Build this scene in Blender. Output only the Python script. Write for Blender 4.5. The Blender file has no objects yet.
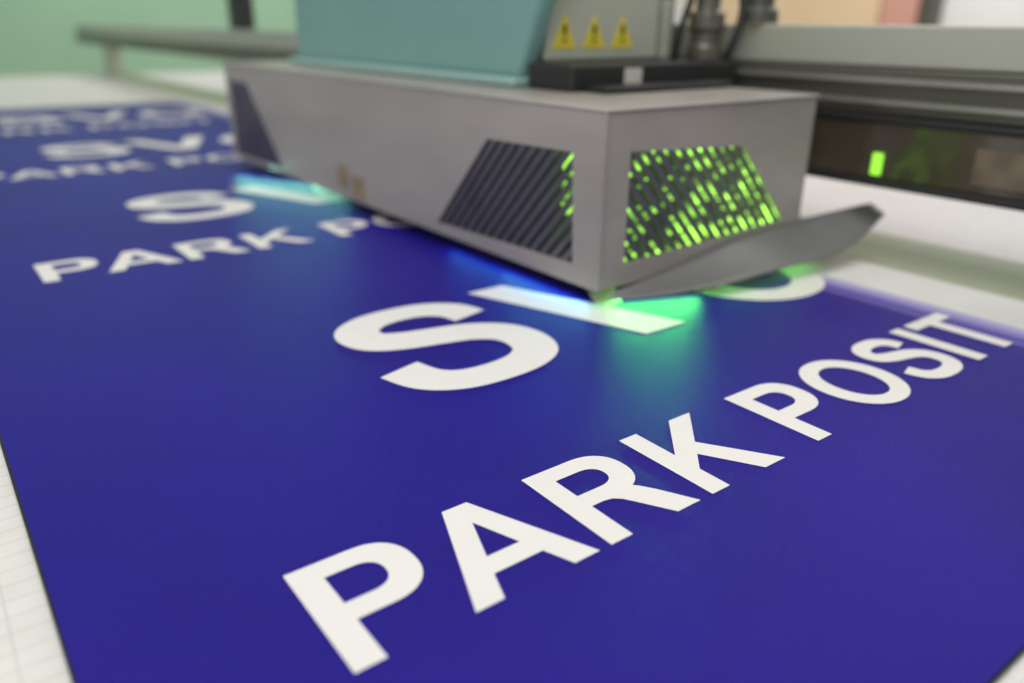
import bpy, bmesh, math, random
from mathutils import Vector, Matrix
from mathutils.geometry import tessellate_polygon
random.seed(4)
S=bpy.context.scene
COL=S.collection
S.view_settings.view_transform='Standard'
S.view_settings.look='None'
S.view_settings.exposure=0

# ------------------------------------------------------------ helpers
def mat(name,col,rough=.5,metal=0,spec=.5,var=.06,scale=30,bump=0,bscale=400,coat=0,rvar=.0,stretch=None):
    m=bpy.data.materials.new(name);m.use_nodes=True
    nt=m.node_tree;N=nt.nodes;L=nt.links
    b=N['Principled BSDF']
    b.inputs['Roughness'].default_value=rough
    b.inputs['Metallic'].default_value=metal
    b.inputs['Specular IOR Level'].default_value=spec
    b.inputs['Coat Weight'].default_value=coat
    tc=N.new('ShaderNodeTexCoord')
    mp=N.new('ShaderNodeMapping');L.new(tc.outputs['Object'],mp.inputs['Vector'])
    if stretch: mp.inputs['Scale'].default_value=stretch
    n=N.new('ShaderNodeTexNoise');n.inputs['Scale'].default_value=scale;n.inputs['Detail'].default_value=6
    L.new(mp.outputs[0],n.inputs['Vector'])
    r=N.new('ShaderNodeValToRGB')
    c=col
    r.color_ramp.elements[0].position=.3;r.color_ramp.elements[1].position=.7
    r.color_ramp.elements[0].color=(c[0]*(1-var),c[1]*(1-var),c[2]*(1-var),1)
    r.color_ramp.elements[1].color=(min(1,c[0]*(1+var)),min(1,c[1]*(1+var)),min(1,c[2]*(1+var)),1)
    L.new(n.outputs['Fac'],r.inputs['Fac']);L.new(r.outputs['Color'],b.inputs['Base Color'])
    if rvar:
        mr=N.new('ShaderNodeMapRange');mr.inputs['To Min'].default_value=max(0,rough-rvar);mr.inputs['To Max'].default_value=rough+rvar
        L.new(n.outputs['Fac'],mr.inputs['Value']);L.new(mr.outputs[0],b.inputs['Roughness'])
    if bump:
        n2=N.new('ShaderNodeTexNoise');n2.inputs['Scale'].default_value=bscale;n2.inputs['Detail'].default_value=3
        L.new(tc.outputs['Object'],n2.inputs['Vector'])
        bp=N.new('ShaderNodeBump');bp.inputs['Strength'].default_value=bump;bp.inputs['Distance'].default_value=.001
        L.new(n2.outputs['Fac'],bp.inputs['Height']);L.new(bp.outputs[0],b.inputs['Normal'])
    return m

def emis(name,col,strength):
    m=bpy.data.materials.new(name);m.use_nodes=True
    b=m.node_tree.nodes['Principled BSDF']
    b.inputs['Base Color'].default_value=(.02,.02,.02,1)
    b.inputs['Emission Color'].default_value=(*col,1)
    b.inputs['Emission Strength'].default_value=strength
    return m

def mesh_obj(name,verts,faces,m,parent=None,smooth=False,bevel=0):
    me=bpy.data.meshes.new(name);me.from_pydata([tuple(v) for v in verts],[],faces)
    bm=bmesh.new();bm.from_mesh(me);bmesh.ops.recalc_face_normals(bm,faces=bm.faces);bm.to_mesh(me);bm.free()
    o=bpy.data.objects.new(name,me);COL.objects.link(o)
    if m: me.materials.append(m)
    if smooth:
        for p in me.polygons:p.use_smooth=True
    if parent: o.parent=parent
    if bevel:
        md=o.modifiers.new('bevel','BEVEL');md.width=bevel;md.segments=3;md.limit_method='ANGLE';md.angle_limit=math.radians(35)
    return o

def box(name,a,b,m,parent=None,bevel=.0015):
    x0,y0,z0=a;x1,y1,z1=b
    v=[(x0,y0,z0),(x1,y0,z0),(x1,y1,z0),(x0,y1,z0),(x0,y0,z1),(x1,y0,z1),(x1,y1,z1),(x0,y1,z1)]
    f=[(0,3,2,1),(4,5,6,7),(0,1,5,4),(1,2,6,5),(2,3,7,6),(3,0,4,7)]
    return mesh_obj(name,v,f,m,parent,bevel=bevel)

def boxes_geo(lst):
    V=[];F=[]
    for a,b in lst:
        x0,y0,z0=a;x1,y1,z1=b;k=len(V)
        V+=[(x0,y0,z0),(x1,y0,z0),(x1,y1,z0),(x0,y1,z0),(x0,y0,z1),(x1,y0,z1),(x1,y1,z1),(x0,y1,z1)]
        F+=[tuple(k+i for i in q) for q in [(0,3,2,1),(4,5,6,7),(0,1,5,4),(1,2,6,5),(2,3,7,6),(3,0,4,7)]]
    return V,F

def plate_geo(outer,holes,t,fn):
    loops=[outer]+holes
    flat=[p for l in loops for p in l]
    tri=tessellate_polygon([[Vector((p[0],p[1],0)) for p in l] for l in loops])
    n=len(flat)
    V=[fn(u,v,0) for u,v in flat]+[fn(u,v,t) for u,v in flat]
    F=[tuple(q) for q in tri]+[tuple(i+n for i in reversed(q)) for q in tri]
    k=0
    for l in loops:
        for i in range(len(l)):
            j=(i+1)%len(l)
            F.append((k+i,k+j,k+j+n,k+i+n))
        k+=len(l)
    return V,F

def clip(poly,P):
    out=poly
    for i in range(len(P)):
        a=Vector(P[i]);b=Vector(P[(i+1)%len(P)]);e=b-a
        inp=out;out=[]
        side=lambda p:e.x*(p[1]-a.y)-e.y*(p[0]-a.x)
        for j in range(len(inp)):
            p=inp[j];q=inp[(j+1)%len(inp)];sp,sq=side(p),side(q)
            if sp>=0: out.append(p)
            if sp*sq<0:
                t=sp/(sp-sq);out.append((p[0]+(q[0]-p[0])*t,p[1]+(q[1]-p[1])*t))
        if not out:return []
    return out

def louvers(name,P,direction,pitch,width,depth,fn,m,parent):
    d=Vector(direction).normalized();nrm=Vector((-d.y,d.x))
    c=sum((Vector(p) for p in P),Vector((0,0)))/len(P)
    V=[];F=[]
    for k in range(-40,41):
        o=c+nrm*(k*pitch)
        q=[tuple(o-d-nrm*width/2),tuple(o+d-nrm*width/2),tuple(o+d+nrm*width/2),tuple(o-d+nrm*width/2)]
        r=clip(q,P)
        if len(r)<3: continue
        r=[p for i,p in enumerate(r) if (Vector(p)-Vector(r[i-1])).length>1e-5]
        if len(r)<3: continue
        n=len(r);b=len(V)
        for w in (0,1):
            for p in r:
                s=1-((Vector(p)-o).dot(nrm)/width+.5)
                V.append(fn(p[0],p[1],(s*depth if w==0 else s*depth+.0012)))
        F.append(tuple(range(b,b+n)));F.append(tuple(reversed(range(b+n,b+2*n))))
        for i in range(n):
            j=(i+1)%n;F.append((b+i,b+j,b+j+n,b+i+n))
    return mesh_obj(name,V,F,m,parent)

def empty(name,loc,label,cat):
    o=bpy.data.objects.new(name,None);o.empty_display_size=.05;COL.objects.link(o)
    o['label']=label;o['category']=cat
    return o

def cyl(name,c,m,parent,prof,seg=40):
    V=[];F=[]
    for (rr,z) in prof:
        for i in range(seg):
            a=2*math.pi*i/seg;V.append((c[0]+rr*math.cos(a),c[1]+rr*math.sin(a),z))
    for k in range(len(prof)-1):
        for i in range(seg):
            j=(i+1)%seg;F.append((k*seg+i,k*seg+j,(k+1)*seg+j,(k+1)*seg+i))
    F.append(tuple(reversed(range(seg))));F.append(tuple((len(prof)-1)*seg+i for i in range(seg)))
    return mesh_obj(name,V,F,m,parent,bevel=.001)

# ------------------------------------------------------------ materials
M_housing=mat('grey_powder_coat',(.385,.357,.325,1),.38,0.1,.5,var=.11,scale=10,bump=.15,bscale=900,rvar=.10,stretch=(1,.5,2.2))
M_steel=mat('dark_brushed_steel',(.14,.135,.115,1),.30,.5,.5,var=.18,scale=60,stretch=(1,.05,1))
M_flap=mat('deflector_steel',(.26,.262,.265,1),.38,.35,.5,var=.08,scale=15)
M_slat=mat('louver_grey',(.14,.14,.14,1),.32,.3,.5,var=.1)
M_black=mat('black_plastic',(.018,.018,.02,1),.4)
M_mech=mat('dark_mechanism_metal',(.10,.10,.09,1),.4,.3,var=.3,scale=30)
M_blackg=mat('dark_glass',(.060,.048,.033,1),.10,0,.8,var=.6,scale=5)
M_brownrefl=mat('brown_reflection_tone',(.16,.125,.085,1),.3,0,.5,var=.4,scale=25)  # warm reflection in the glass, put into a colour
M_teal=mat('teal_cover',(.20,.38,.36,1),.28,0,.5,var=.05,scale=4,coat=.15)
M_teal2=mat('teal_cover_rim',(.30,.47,.45,1),.3,0,.5,var=.05,scale=4)
M_pgrey=mat('pale_grey_panel',(.45,.48,.40,1),.45,0,.4,var=.05,scale=8)
M_beam=mat('pale_grey_beam',(.44,.46,.39,1),.34,.2,.5,var=.08,scale=5,stretch=(1,.2,1))
M_rail=mat('guide_rail_steel',(.40,.40,.35,1),.25,.6,.5,var=.1,scale=40,stretch=(1,.05,1))
M_yellow=mat('warning_yellow',(.72,.62,.05,1),.5)
M_label=mat('label_paper',(.62,.6,.55,1),.6)
M_brown=mat('label_ochre',(.29,.23,.13,1),.6,var=.35,scale=120)
M_ink_w=mat('white_ink_letter',(.83,.81,.785,1),.42,0,.28,var=.015,scale=40,bump=.1,bscale=1500)
M_green_wall=mat('green_wall_paint',(.36,.58,.40,1),.8,var=.06,scale=1.5)
M_floor=mat('floor_concrete',(.3,.3,.28,1),.6,var=.1,scale=3)
M_beige=mat('beige_door_paint',(.74,.55,.36,1),.6,scale=2)
M_pink=mat('terracotta_paint',(.62,.32,.25,1),.7,scale=2)
M_white=mat('white_wall_paint',(.80,.80,.79,1),.8,scale=2)
M_green=emis('green_emission',(.35,1,.05),1.3)

def sheet_material():
    m=bpy.data.materials.new('blue_ink_on_white_sheet');m.use_nodes=True
    nt=m.node_tree;N=nt.nodes;L=nt.links;b=N['Principled BSDF']
    tc=N.new('ShaderNodeTexCoord');sx=N.new('ShaderNodeSeparateXYZ');L.new(tc.outputs['Object'],sx.inputs[0])
    r=N.new('ShaderNodeValToRGB');r.color_ramp.interpolation='CONSTANT'
    mr=N.new('ShaderNodeMapRange');mr.inputs['From Min'].default_value=.5;mr.inputs['From Max'].default_value=.7
    L.new(sx.outputs['X'],mr.inputs['Value']);L.new(mr.outputs[0],r.inputs['Fac'])
    blue=(.0138,.0048,.245,1)
    e=r.color_ramp.elements
    e[0].position=0;e[0].color=blue
    e[1].position=.42;e[1].color=(.12,.09,.42,1)
    for p,c in ((.475,(.06,.045,.34,1)),(.51,(.24,.21,.57,1)),(.57,(.42,.39,.68,1)),(.63,(.74,.735,.72,1))):
        q=e.new(p);q.color=c
    n=N.new('ShaderNodeTexNoise');n.inputs['Scale'].default_value=5;n.inputs['Detail'].default_value=4
    L.new(tc.outputs['Object'],n.inputs['Vector'])
    n1=N.new('ShaderNodeTexNoise');n1.inputs['Scale'].default_value=900;n1.inputs['Detail'].default_value=3
    L.new(tc.outputs['Object'],n1.inputs['Vector'])
    ad=N.new('ShaderNodeMath');ad.operation='MULTIPLY_ADD';L.new(n1.outputs['Fac'],ad.inputs[0]);ad.inputs[1].default_value=2.4;L.new(n.outputs['Fac'],ad.inputs[2])
    m2=N.new('ShaderNodeMapRange');m2.inputs['From Min'].default_value=1.2;m2.inputs['From Max'].default_value=2.2
    m2.inputs['To Min'].default_value=.66;m2.inputs['To Max'].default_value=1.34
    L.new(ad.outputs[0],m2.inputs['Value'])
    mx=N.new('ShaderNodeVectorMath');mx.operation='SCALE'
    L.new(r.outputs['Color'],mx.inputs[0]);L.new(m2.outputs[0],mx.inputs['Scale'])
    L.new(mx.outputs[0],b.inputs['Base Color'])
    b.inputs['Roughness'].default_value=.38
    b.inputs['Specular IOR Level'].default_value=.19
    n2=N.new('ShaderNodeTexNoise');n2.inputs['Scale'].default_value=1400;n2.inputs['Detail'].default_value=1
    L.new(tc.outputs['Object'],n2.inputs['Vector'])
    bp=N.new('ShaderNodeBump');bp.inputs['Strength'].default_value=.7;bp.inputs['Distance'].default_value=.0006
    L.new(n2.outputs['Fac'],bp.inputs['Height']);L.new(bp.outputs[0],b.inputs['Normal'])
    return m
M_sheet=sheet_material()

def bed_material():
    m=bpy.data.materials.new('print_bed_surface');m.use_nodes=True
    nt=m.node_tree;N=nt.nodes;L=nt.links;b=N['Principled BSDF']
    tc=N.new('ShaderNodeTexCoord');sx=N.new('ShaderNodeSeparateXYZ');L.new(tc.outputs['Object'],sx.inputs[0])
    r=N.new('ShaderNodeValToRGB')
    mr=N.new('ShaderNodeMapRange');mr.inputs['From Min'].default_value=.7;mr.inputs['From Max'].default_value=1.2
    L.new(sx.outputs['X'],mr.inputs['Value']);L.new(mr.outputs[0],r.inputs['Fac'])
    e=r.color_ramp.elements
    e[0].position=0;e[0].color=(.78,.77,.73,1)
    e[1].position=.06;e[1].color=(.34,.40,.25,1)  # olive stops paint the shadow band near the gantry into the bed colour
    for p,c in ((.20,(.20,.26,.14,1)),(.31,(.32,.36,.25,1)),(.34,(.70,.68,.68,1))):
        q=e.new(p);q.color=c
    br=N.new('ShaderNodeTexBrick');br.inputs['Scale'].default_value=1.0
    br.offset=0.0
    br.inputs['Color1'].default_value=(1,1,1,1);br.inputs['Color2'].default_value=(.985,.985,.985,1);br.inputs['Mortar'].default_value=(.82,.82,.84,1)
    br.inputs['Brick Width'].default_value=.024;br.inputs['Row Height'].default_value=.012;br.inputs['Mortar Size'].default_value=.0005
    L.new(tc.outputs['Object'],br.inputs['Vector'])
    n=N.new('ShaderNodeTexNoise');n.inputs['Scale'].default_value=40;n.inputs['Detail'].default_value=5
    L.new(tc.outputs['Object'],n.inputs['Vector'])
    m2=N.new('ShaderNodeMapRange');m2.inputs['To Min'].default_value=.88;m2.inputs['To Max'].default_value=1.08
    L.new(n.outputs['Fac'],m2.inputs['Value'])
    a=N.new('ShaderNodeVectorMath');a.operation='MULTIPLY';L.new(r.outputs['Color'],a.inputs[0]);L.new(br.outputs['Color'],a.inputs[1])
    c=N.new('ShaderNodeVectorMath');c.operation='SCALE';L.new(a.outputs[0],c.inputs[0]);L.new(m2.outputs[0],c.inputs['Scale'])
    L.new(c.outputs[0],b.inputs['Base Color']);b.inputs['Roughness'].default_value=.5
    return m
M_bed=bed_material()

# ------------------------------------------------------------ glyphs (1000 units per em)
def ell(cx,cy,rx,ry,a0,a1,n=28,p=1.0):
    out=[]
    for i in range(n+1):
        a=math.radians(a0+(a1-a0)*i/n);c=math.cos(a);s=math.sin(a)
        out.append((cx+rx*math.copysign(abs(c)**p,c),cy+ry*math.copysign(abs(s)**p,s)))
    return out
def catmull(P,n=10):
    out=[]
    Q=[P[0]]+P+[P[-1]]
    for i in range(1,len(Q)-2):
        a,b,c,d=[Vector(q) for q in Q[i-1:i+3]]
        for k in range(n):
            t=k/n
            out.append(.5*((2*b)+(c-a)*t+(2*a-5*b+4*c-d)*t*t+(3*b-a-3*c+d)*t**3))
    out.append(Vector(P[-1]));return out
def s_glyph():
    C=[(532,505,148),(505,592,146),(430,652,134),(326,670,128),(222,655,134),(150,606,144),(128,540,150),(152,474,152),(228,432,150),(330,405,148),(445,372,150),(528,308,152),(556,215,152),(530,120,146),(450,64,134),(330,46,128),(215,62,134),(138,124,146),(104,232,148)]
    c=catmull([(p[0],p[1],p[2]) for p in C],8)
    L=[];R=[]
    for i,p in enumerate(c):
        a=c[max(0,i-1)];b=c[min(len(c)-1,i+1)]
        t=Vector((b.x-a.x,b.y-a.y)).normalized();n=Vector((-t.y,t.x));w=p.z/2
        L.append((p.x+n.x*w,p.y+n.y*w));R.append((p.x-n.x*w,p.y-n.y*w))
    return [L+R[::-1]]
G={
'P':[[(73,0),(73,716)]+ell(392,491,235,225,90,-90,28,.86)+[(218,266),(218,0)],
     [(218,595)]+ell(352,491,122,104,90,-90,20,.86)+[(218,387)]],
'A':[[(719,0),(561,0),(499,163),(212,163),(153,0),(0,0),(279,716),(432,716)],[(452,284),(355,549),(257,284)]],
'R':[[(73,0),(73,716)]+ell(408,507,244,209,90,-62,28,.86)+[(560,292),(610,215),(722,0),(546,0),(432,196),(395,255),(355,288),(300,299),(218,299),(218,0)],
     [(218,595)]+ell(378,504,122,91,90,-90,20,.86)+[(218,413)]],
'K':[[(73,0),(73,716),(218,716),(218,398),(511,716),(706,716),(436,436),(721,0),(534,0),(336,333),(218,213),(218,0)]],
'O':[ell(389,358,346,370,0,354,60,.96),ell(389,358,196,246,0,354,60,.96)],
'S':s_glyph(),
'I':[[(68,0),(68,716),(213,716),(213,0)]],
'T':[[(234,0),(234,595),(21,595),(21,716),(590,716),(590,595),(378,595),(378,0)]],
'V':[[(256,0),(0,716),(157,716),(338,186),(513,716),(667,716),(411,0)]],
# partly printed V: the right arm only starts under the carriage
'v':[[(236,0),(0,716),(157,716),(300,330),(513,716),(667,716),(400,300),(322,268),(421,0)]],
}
GM={}
def glyph_mesh(ch,em,wx=1):
    k=(ch,em,wx)
    if k in GM:return GM[k]
    loops=G[ch];flat=[p for l in loops for p in l]
    tri=tessellate_polygon([[Vector((p[0],p[1],0)) for p in l] for l in loops])
    me=bpy.data.meshes.new('letter_outline')
    me.from_pydata([(p[0]/1000*em*wx,p[1]/1000*em,0) for p in flat],[],[tuple(t) for t in tri])
    bm=bmesh.new();bm.from_mesh(me)
    for f in bm.faces:
        f.normal_update()
        if f.normal.z<0:f.normal_flip()
    bm.to_mesh(me);bm.free()
    me.materials.append(M_ink_w);GM[k]=me
    return me

# ------------------------------------------------------------ print bed + sheet
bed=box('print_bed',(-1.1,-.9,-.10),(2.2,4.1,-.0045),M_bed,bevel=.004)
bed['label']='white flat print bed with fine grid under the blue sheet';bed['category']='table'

sheet=empty('printed_sheet',(0,0,0),'blue sheet with white PARK POSIT lettering on print bed','sign')
box('sheet_face',(-.079,-.149,-.0018),(.705,2.45,0),M_sheet,sheet,bevel=0)
box('sheet_backing',(-.0804,-.1502,-.0042),(.7055,2.451,-.0020),M_black,sheet,bevel=0)

ADV={'P':667,'A':722,'R':722,'K':722,' ':278,'O':778,'S':667,'I':278,'T':611,'V':667}
def put(ch,x,y,em,wx=1):
    o=bpy.data.objects.new('letter',glyph_mesh(ch,em,wx));COL.objects.link(o)
    o.location=(x,y,.0004);o.parent=sheet
PITCH=.618
for row in range(4):
    y0=row*PITCH-.001;dx=-.017*row;x=dx
    for i,ch in enumerate('PARK POSIT'):
        if ch!=' ': put(ch,x-(.0025 if i in(1,2) else 0)-(.002 if i>4 else 0),y0,.1)
        x+=ADV[ch]/1e4
    put('S',.1375+dx,y0+.187,.236,1.05)
    put('v' if row==0 else 'V',.301+dx,y0+.186,.239,1.07)
    put('O',.468+dx,y0+.169,.235,1.00)

# ------------------------------------------------------------ carriage
XC,YC,Z0,Z1,LL,W=.3685,.2531,.016,.1703,.93,.295
car=empty('printer_carriage',(0,0,0),'grey metal print carriage with glowing green vents over sheet','machine')
VL=[(.516,.027),(.287,.034),(.292,.132),(.419,.129)]
VL2=[(.960,.024),(1.165,.022),(1.165,.142),(1.085,.142)]
VR=[(.401,.036),(.632,.045),(.553,.127),(.401,.134)]
def ccw(P):
    a=sum(P[i][0]*P[(i+1)%len(P)][1]-P[(i+1)%len(P)][0]*P[i][1] for i in range(len(P)))
    return P if a>0 else P[::-1]
VL,VL2,VR=map(ccw,(VL,VL2,VR))
V,F=plate_geo([(YC,Z0),(YC+LL,Z0),(YC+LL,Z1-.003),(YC,Z1-.003)],[VL,VL2],.003,lambda u,v,w:(XC+w,u,v))
mesh_obj('side_panel',V,F,M_housing,car)
V,F=plate_geo([(XC+.0035,Z0),(XC+W,Z0),(XC+W,Z1-.0035),(XC+.0035,Z1-.0035)],[VR],.003,lambda u,v,w:(u,YC+.0015+w,v))
mesh_obj('end_panel',V,F,M_housing,car)
box('top_panel',(XC-.001,YC-.001,Z1-.003),(XC+W+.002,YC+LL,Z1),M_housing,car,bevel=.0012)
box('corner_trim',(XC-.001,YC-.001,Z0),(XC+.003,YC-.0001,Z1-.003),M_housing,car,bevel=.0008)
box('rear_panel',(XC+W-.003,YC+.006,Z0),(XC+W,YC+LL-.004,Z1-.0035),M_housing,car)
box('far_end_panel',(XC+.0035,YC+LL-.003,Z0),(XC+W,YC+LL,Z1-.0035),M_housing,car)
box('bottom_panel',(XC+.004,YC+.03,Z0+.001),(XC+W-.004,YC+LL-.006,Z0+.004),M_black,car)
louvers('vent_grille',VL,(.097,-.102),.0110,.0064,.0015,lambda u,v,w:(XC+.0006+w,u,v),M_slat,car)
louvers('vent_grille',VL2,(.10,-.116),.0150,.0100,.004,lambda u,v,w:(XC+.0006+w,u,v),M_slat,car)
louvers('vent_grille',VR,(.079,-.082),.0105,.0060,.0014,lambda u,v,w:(u,YC+.0022+w,v),M_slat,car)
def glow_material(name,g,gb,gt,strength,nscale,lo,wd=.2,det=5):
    m=bpy.data.materials.new(name);m.use_nodes=True
    nt=m.node_tree;N=nt.nodes;L=nt.links;b=N['Principled BSDF']
    b.inputs['Base Color'].default_value=(.02,.03,.02,1);b.inputs['Roughness'].default_value=.4
    tc=N.new('ShaderNodeTexCoord')
    mp=N.new('ShaderNodeMapping');mp.inputs['Scale'].default_value=(1,1,2.4);L.new(tc.outputs['Object'],mp.inputs[0])
    n=N.new('ShaderNodeTexNoise');n.inputs['Scale'].default_value=nscale;n.inputs['Detail'].default_value=det;n.inputs['Roughness'].default_value=.65;L.new(mp.outputs[0],n.inputs['Vector'])
    sx=N.new('ShaderNodeSeparateXYZ');L.new(tc.outputs['Object'],sx.inputs[0])
    def mrng(src,a,b_,c,d):
        q=N.new('ShaderNodeMapRange');q.inputs['From Min'].default_value=a;q.inputs['From Max'].default_value=b_;q.inputs['To Min'].default_value=c;q.inputs['To Max'].default_value=d
        L.new(src,q.inputs['Value']);return q.outputs[0]
    def add(a,b_):
        q=N.new('ShaderNodeMath');L.new(a,q.inputs[0]);L.new(b_,q.inputs[1]);return q.outputs[0]
    s=add(mrng(sx.outputs['X'],.43,.62,g[0],g[1]),mrng(sx.outputs['Z'],.040,.060,gb,0))
    s=add(s,mrng(sx.outputs['Z'],.095,.110,0,gt))
    s=add(s,n.outputs['Fac'])
    r=N.new('ShaderNodeValToRGB');r.color_ramp.elements[0].position=lo;r.color_ramp.elements[1].position=lo+wd
    r.color_ramp.elements[0].color=(0,0,0,1)
    L.new(s,r.inputs['Fac'])
    mu=N.new('ShaderNodeMath');mu.operation='MULTIPLY_ADD';L.new(r.outputs['Color'],mu.inputs[0]);mu.inputs[1].default_value=strength;mu.inputs[2].default_value=.03
    b.inputs['Emission Color'].default_value=(.42,1,.09,1)
    L.new(mu.outputs[0],b.inputs['Emission Strength'])
    return m
M_core=glow_material('green_glint_core',(-.05,.08),.10,.04,4.0,38,.52,.22,3)  # patchy emission imitates green light reflected on the vent slats
M_core2=glow_material('green_glint_side_core',(0,0),0,0,2.8,45,.42,.25)
box('curing_lamp_glow',(XC+.030,YC+.018,.03),(XC+.280,YC+.060,.135),M_core,car)
box('curing_lamp_glow',(XC+.012,YC+.024,.072),(XC+.022,YC+.066,.130),M_core2,car)  # thin glowing box added for the green glints in the side vent
box('ink_unit',(XC+.03,YC+.10,.03),(XC+.26,YC+LL-.05,.14),M_black,car)

# deflector flap
inner=[(.383,.2526,.0125),(.430,.2524,.0180),(.489,.2522,.0275),(.562,.252,.0385),(.6635,.250,.0430),(.760,.230,.0520)]
outer=[(.383,.249,.0085),(.420,.228,.0105),(.490,.209,.0135),(.575,.203,.0168),(.665,.197,.0205),(.757,.210,.0435)]
ci=catmull(inner,8);co=catmull(outer,8)
V=[];F=[];nj=9
for k in (0,1):
    for i in range(len(ci)):
        for j in range(nj):
            t=j/(nj-1);p=Vector(ci[i]).lerp(Vector(co[i]),t)
            p.z-=math.sin(t*math.pi)*.002*math.sin(i/(len(ci)-1)*math.pi)
            V.append((p.x,p.y,p.z-(.0012 if k else 0)))
n=len(ci)*nj
for i in range(len(ci)-1):
    for j in range(nj-1):
        a=i*nj+j;F.append((a,a+1,a+nj+1,a+nj));F.append((a+n,a+nj+n,a+nj+1+n,a+1+n))
for i in range(len(ci)-1):
    for j in (0,nj-1):
        a=i*nj+j;F.append((a,a+nj,a+nj+n,a+n))
for j in range(nj-1):
    for i in (0,len(ci)-1):
        a=i*nj+j;F.append((a,a+1,a+1+n,a+n))
mesh_obj('deflector_flap',V,F,M_flap,car,smooth=True)

box('lamp_fixture',(.374,.275,.0135),(.392,.520,.0155),M_black,car,bevel=0)
box('lamp_fixture',(.384,.85,.0145),(.402,1.16,.0158),M_black,car,bevel=0)

box('warning_label',(XC-.0008,.735,.030),(XC-.0001,.765,.058),M_brown,car,bevel=0)
box('warning_label',(XC-.0008,.690,.022),(XC-.0001,.722,.050),M_brown,car,bevel=0)

# upper body
V=[(.450,.478,.178),(.450,1.065,.178),(.450,1.055,.46),(.450,.350,.46),(.475,.478,.178),(.60,1.065,.178),(.60,1.055,.46),(.475,.350,.46)]
F=[(0,1,2,3),(4,7,6,5),(0,3,7,4),(1,5,6,2),(3,2,6,7),(0,4,5,1)]
mesh_obj('teal_cover',V,F,M_teal,car,bevel=.008)
box('teal_cover_rim',(.438,.470,.1705),(.60,1.075,.181),M_teal2,car,bevel=.004)
wp=box('warning_panel',(.482,.470,.196),(.655,.75,.46),M_pgrey,car,bevel=.004)
for k in range(3):
    cx=.507+k*.0435;w=.0175;z0=.209;z1=.245
    tri=[(cx-w,z0),(cx+w,z0),(cx,z1)]
    V,F=plate_geo(tri,[],.0008,lambda u,v,ww:(u,.4698-ww,v))
    t=mesh_obj('warning_triangle',V,F,M_yellow,wp)
    V,F=plate_geo([(cx-.0018,.2225),(cx+.0018,.2225),(cx+.0025,.2335),(cx-.0025,.2335)],[],.0006,lambda u,v,ww:(u,.4688-ww,v))
    V2,F2=plate_geo([(cx-.0018,.2155),(cx+.0018,.2155),(cx+.0018,.219),(cx-.0018,.219)],[],.0006,lambda u,v,ww:(u,.4688-ww,v))
    mesh_obj('warning_symbol',V+V2,F+[tuple(i+len(V) for i in f) for f in F2],M_black,t)
tray=box('black_tray',(.455,.395,.1708),(.714,.466,.196),M_black,car,bevel=.003)
box('tray_lip',(.47,.36,.1708),(.662,.393,.177),M_black,car,bevel=.002)
box('tray_label',(.527,.3938,.175),(.552,.3946,.192),M_label,tray,bevel=0)
box('mount_block',(.664,.50,.19),(.715,.80,.34),M_mech,car,bevel=.004)
box('mount_bracket',(.662,.468,.1965),(.676,.498,.262),M_pgrey,car,bevel=.002)
cyl('pressure_cylinder',(.694,.432),M_steel,car,[(.020,.1965),(.020,.210),(.017,.214),(.017,.226),(.0205,.230),(.0205,.247),(.014,.251),(.014,.275),(.020,.28),(.020,.40)])
cyl('pressure_cylinder',(.748,.40),M_mech,car,[(.022,.2365),(.022,.25),(.016,.255),(.016,.40)])
def tube(name,pts,r,m,parent):
    c=catmull(pts,8);V=[];F=[];seg=12
    for i,p in enumerate(c):
        t=(c[min(i+1,len(c)-1)]-c[max(i-1,0)]).normalized()
        u=t.cross(Vector((.3,.9,.1))).normalized();v=t.cross(u)
        for k in range(seg):
            a=2*math.pi*k/seg;V.append(tuple(p+u*(r*math.cos(a))+v*(r*math.sin(a))))
    for i in range(len(c)-1):
        for k in range(seg):
            j=(k+1)%seg;F.append((i*seg+k,i*seg+j,(i+1)*seg+j,(i+1)*seg+k))
    F.append(tuple(range(seg)));F.append(tuple((len(c)-1)*seg+k for k in range(seg)))
    return mesh_obj(name,V,F,m,parent,smooth=True)
tube('ink_hose',[(.668,.455,.1965),(.668,.448,.23),(.676,.440,.27),(.70,.46,.30),(.72,.5,.36)],.004,M_black,car)
tube('ink_hose',[(.712,.415,.1965),(.716,.405,.225),(.722,.405,.26),(.715,.42,.30),(.70,.45,.38)],.0045,M_black,car)

# ------------------------------------------------------------ gantry
gan=empty('gantry_beam',(0,0,0),'long grey gantry beam spanning above the print bed','machine')
box('beam_body',(.735,-1.0,.1955),(.80,1.5,.236),M_beam,gan,bevel=.003)
box('beam_extension',(.738,1.501,.165),(.80,4.6,.212),M_beam,gan,bevel=.004)
box('rail_band',(.728,-1.0,.150),(.80,1.5,.1945),M_steel,gan,bevel=.002)
box('rail_extension',(.730,1.501,.125),(.80,4.6,.1645),M_steel,gan,bevel=.002)
V,F=boxes_geo([((.722,-1.0,.181),(.7275,1.5,.186)),((.722,-1.0,.160),(.7275,1.5,.165))])
mesh_obj('guide_rail',V,F,M_rail,gan)
box('seal_strip',(.718,-1.0,.143),(.80,1.5,.1490),M_black,gan)
box('glass_band',(.722,-1.0,.086),(.80,1.5,.1425),M_blackg,gan)
box('lower_strip',(.716,-1.0,.078),(.80,1.5,.0855),M_black,gan)
box('green_glow_patch',(.719,.205,.090),(.7215,.215,.112),M_green,gan,bevel=0)  # small self-glowing green patch on the front of the glass band
box('painted_reflection',(.7205,.00,.094),(.7218,.115,.128),M_brownrefl,gan,bevel=.0004)  # thin plate painted as a brown reflection on the glass band
box('cable_post',(.74,2.16,.213),(.79,2.24,.62),M_black,gan,bevel=.004)
box('beam_support',(.74,3.9,-.004),(.79,4.05,.1245),M_beam,gan)
box('beam_support',(.74,-.9,-.004),(.79,-.80,.077),M_beam,gan)

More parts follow.
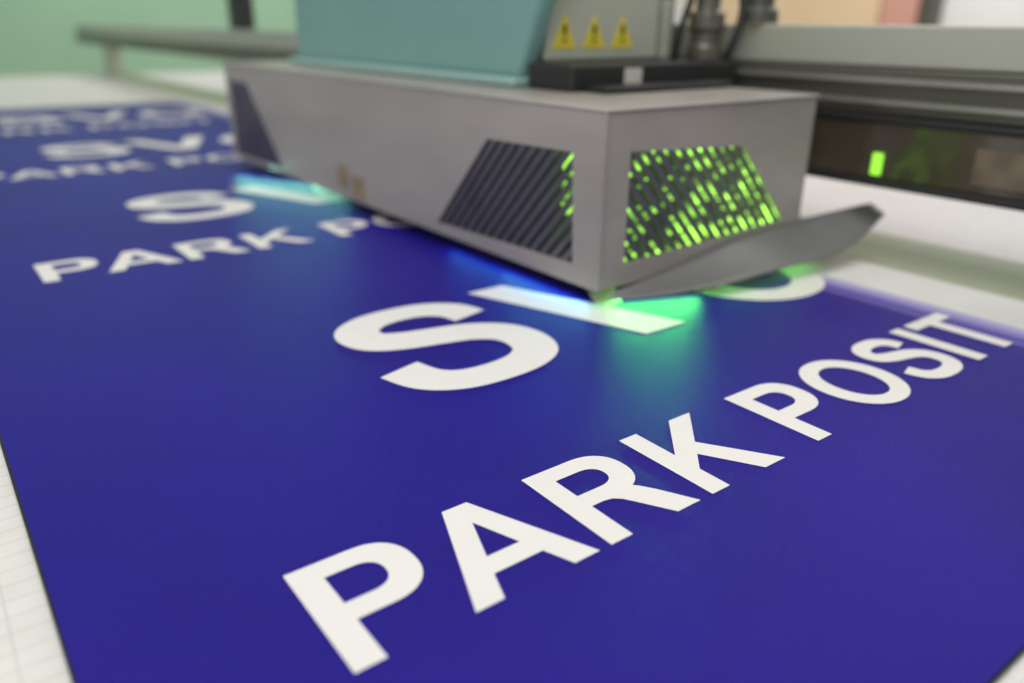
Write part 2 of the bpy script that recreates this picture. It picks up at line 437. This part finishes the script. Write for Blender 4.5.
# ------------------------------------------------------------ room
fl=box('floor',(-4,-4,-.95),(6,7,-.85),M_floor,bevel=0);fl['kind']='structure'
w1=box('green_wall',(-4,5.6,-.849),(6,5.7,2.4),M_green_wall,bevel=0);w1['label']='pale green painted wall behind the printer';w1['category']='wall'
w2=box('white_wall',(3.5,-3.9,-.849),(3.6,5.59,2.4),M_white,bevel=0);w2['label']='white painted wall beside the printer';w2['category']='wall'
d=box('door',(3.44,1.78,-.849),(3.49,2.9,1.25),M_beige,bevel=.004);d['label']='beige door in white wall';d['category']='door'
d=box('door_frame',(3.42,1.60,-.849),(3.49,1.76,1.35),M_pink,bevel=.004);d['label']='terracotta frame beside the beige door';d['category']='door frame'
d=box('wall_post',(3.42,1.53,-.849),(3.49,1.585,1.35),M_steel,bevel=.004);d['label']='grey metal post against white wall';d['category']='post'

# ------------------------------------------------------------ light
w=bpy.data.worlds.new('World');S.world=w;w.use_nodes=True
bg=w.node_tree.nodes['Background'];bg.inputs[0].default_value=(1,.985,.96,1);bg.inputs[1].default_value=.44
def area(name,loc,tgt,size,power,col,size_y=None):
    l=bpy.data.lights.new(name,'AREA');l.energy=power;l.color=col;l.size=size
    if size_y: l.shape='RECTANGLE';l.size_y=size_y
    o=bpy.data.objects.new(name,l);COL.objects.link(o);o.location=loc
    o.rotation_euler=(Vector(tgt)-Vector(loc)).to_track_quat('-Z','Y').to_euler()
    return o
area('ceiling_light',(0,.2,2.1),(.1,.4,0),1.6,28,(1,.98,.95),2.0)
area('left_fill',(-1.9,-1.3,1.3),(.3,.4,.1),1.2,20,(1,.98,.95))  # soft fill added on the left to lift the carriage faces
area('room_light',(1.8,3.6,2.0),(1.5,5.0,.3),1.2,30,(1,.97,.92))
area('wall_fill',(2.3,1.4,1.9),(3.2,1.8,.4),.8,36,(1,.95,.9))  # unseen fill added to brighten the door and right-hand wall
area('bed_fill',(1.9,.3,1.3),(1.2,.3,0),.8,3,(1,.97,.95))  # unseen fill added to brighten the bed beyond the gantry
area('vent_light',(XC+.14,YC+.015,.085),(XC+.14,YC-.3,.03),.18,.020,(.3,1,.08),.07)
# light escaping under the housing
area('lamp_spill',(.437,.244,.0088),(.38,.10,-.055),.085,.085,(.10,1,.13),.006)
area('lamp_spill_flap',(.58,.228,.0125),(.58,.20,-.02),.14,.008,(.12,1,.14),.006)
area('lamp_spill_cyan',(.376,.335,.0105),(.33,.335,-.020),.13,.028,(.10,.6,1),.006)
area('lamp_spill_blue',(.376,.45,.0105),(.33,.45,-.020),.10,.012,(.05,.35,1),.006)
area('lamp_spill_far',(.388,.99,.0132),(.350,.97,-.004),.22,.075,(.30,1,.72),.003)

# ------------------------------------------------------------ camera
c=bpy.data.cameras.new('camera');co_=bpy.data.objects.new('camera',c);COL.objects.link(co_);S.camera=co_
r0=Vector((.7979,-.6027,.0090));r1=Vector((-.2195,-.3044,-.9269));r2=Vector((.5614,.7376,-.3752))
r2.normalize();r0=(r0-r2*r0.dot(r2)).normalized();r1=r2.cross(r0)
Mx=Matrix(((r0.x,-r1.x,-r2.x,-.0857),(r0.y,-r1.y,-r2.y,-.2213),(r0.z,-r1.z,-r2.z,.2330),(0,0,0,1)))
co_.matrix_world=Mx
c.sensor_width=36;c.lens=783.2/1024*36;c.clip_start=.01;c.clip_end=100
c.dof.use_dof=True;c.dof.focus_distance=.45;c.dof.aperture_fstop=3.0
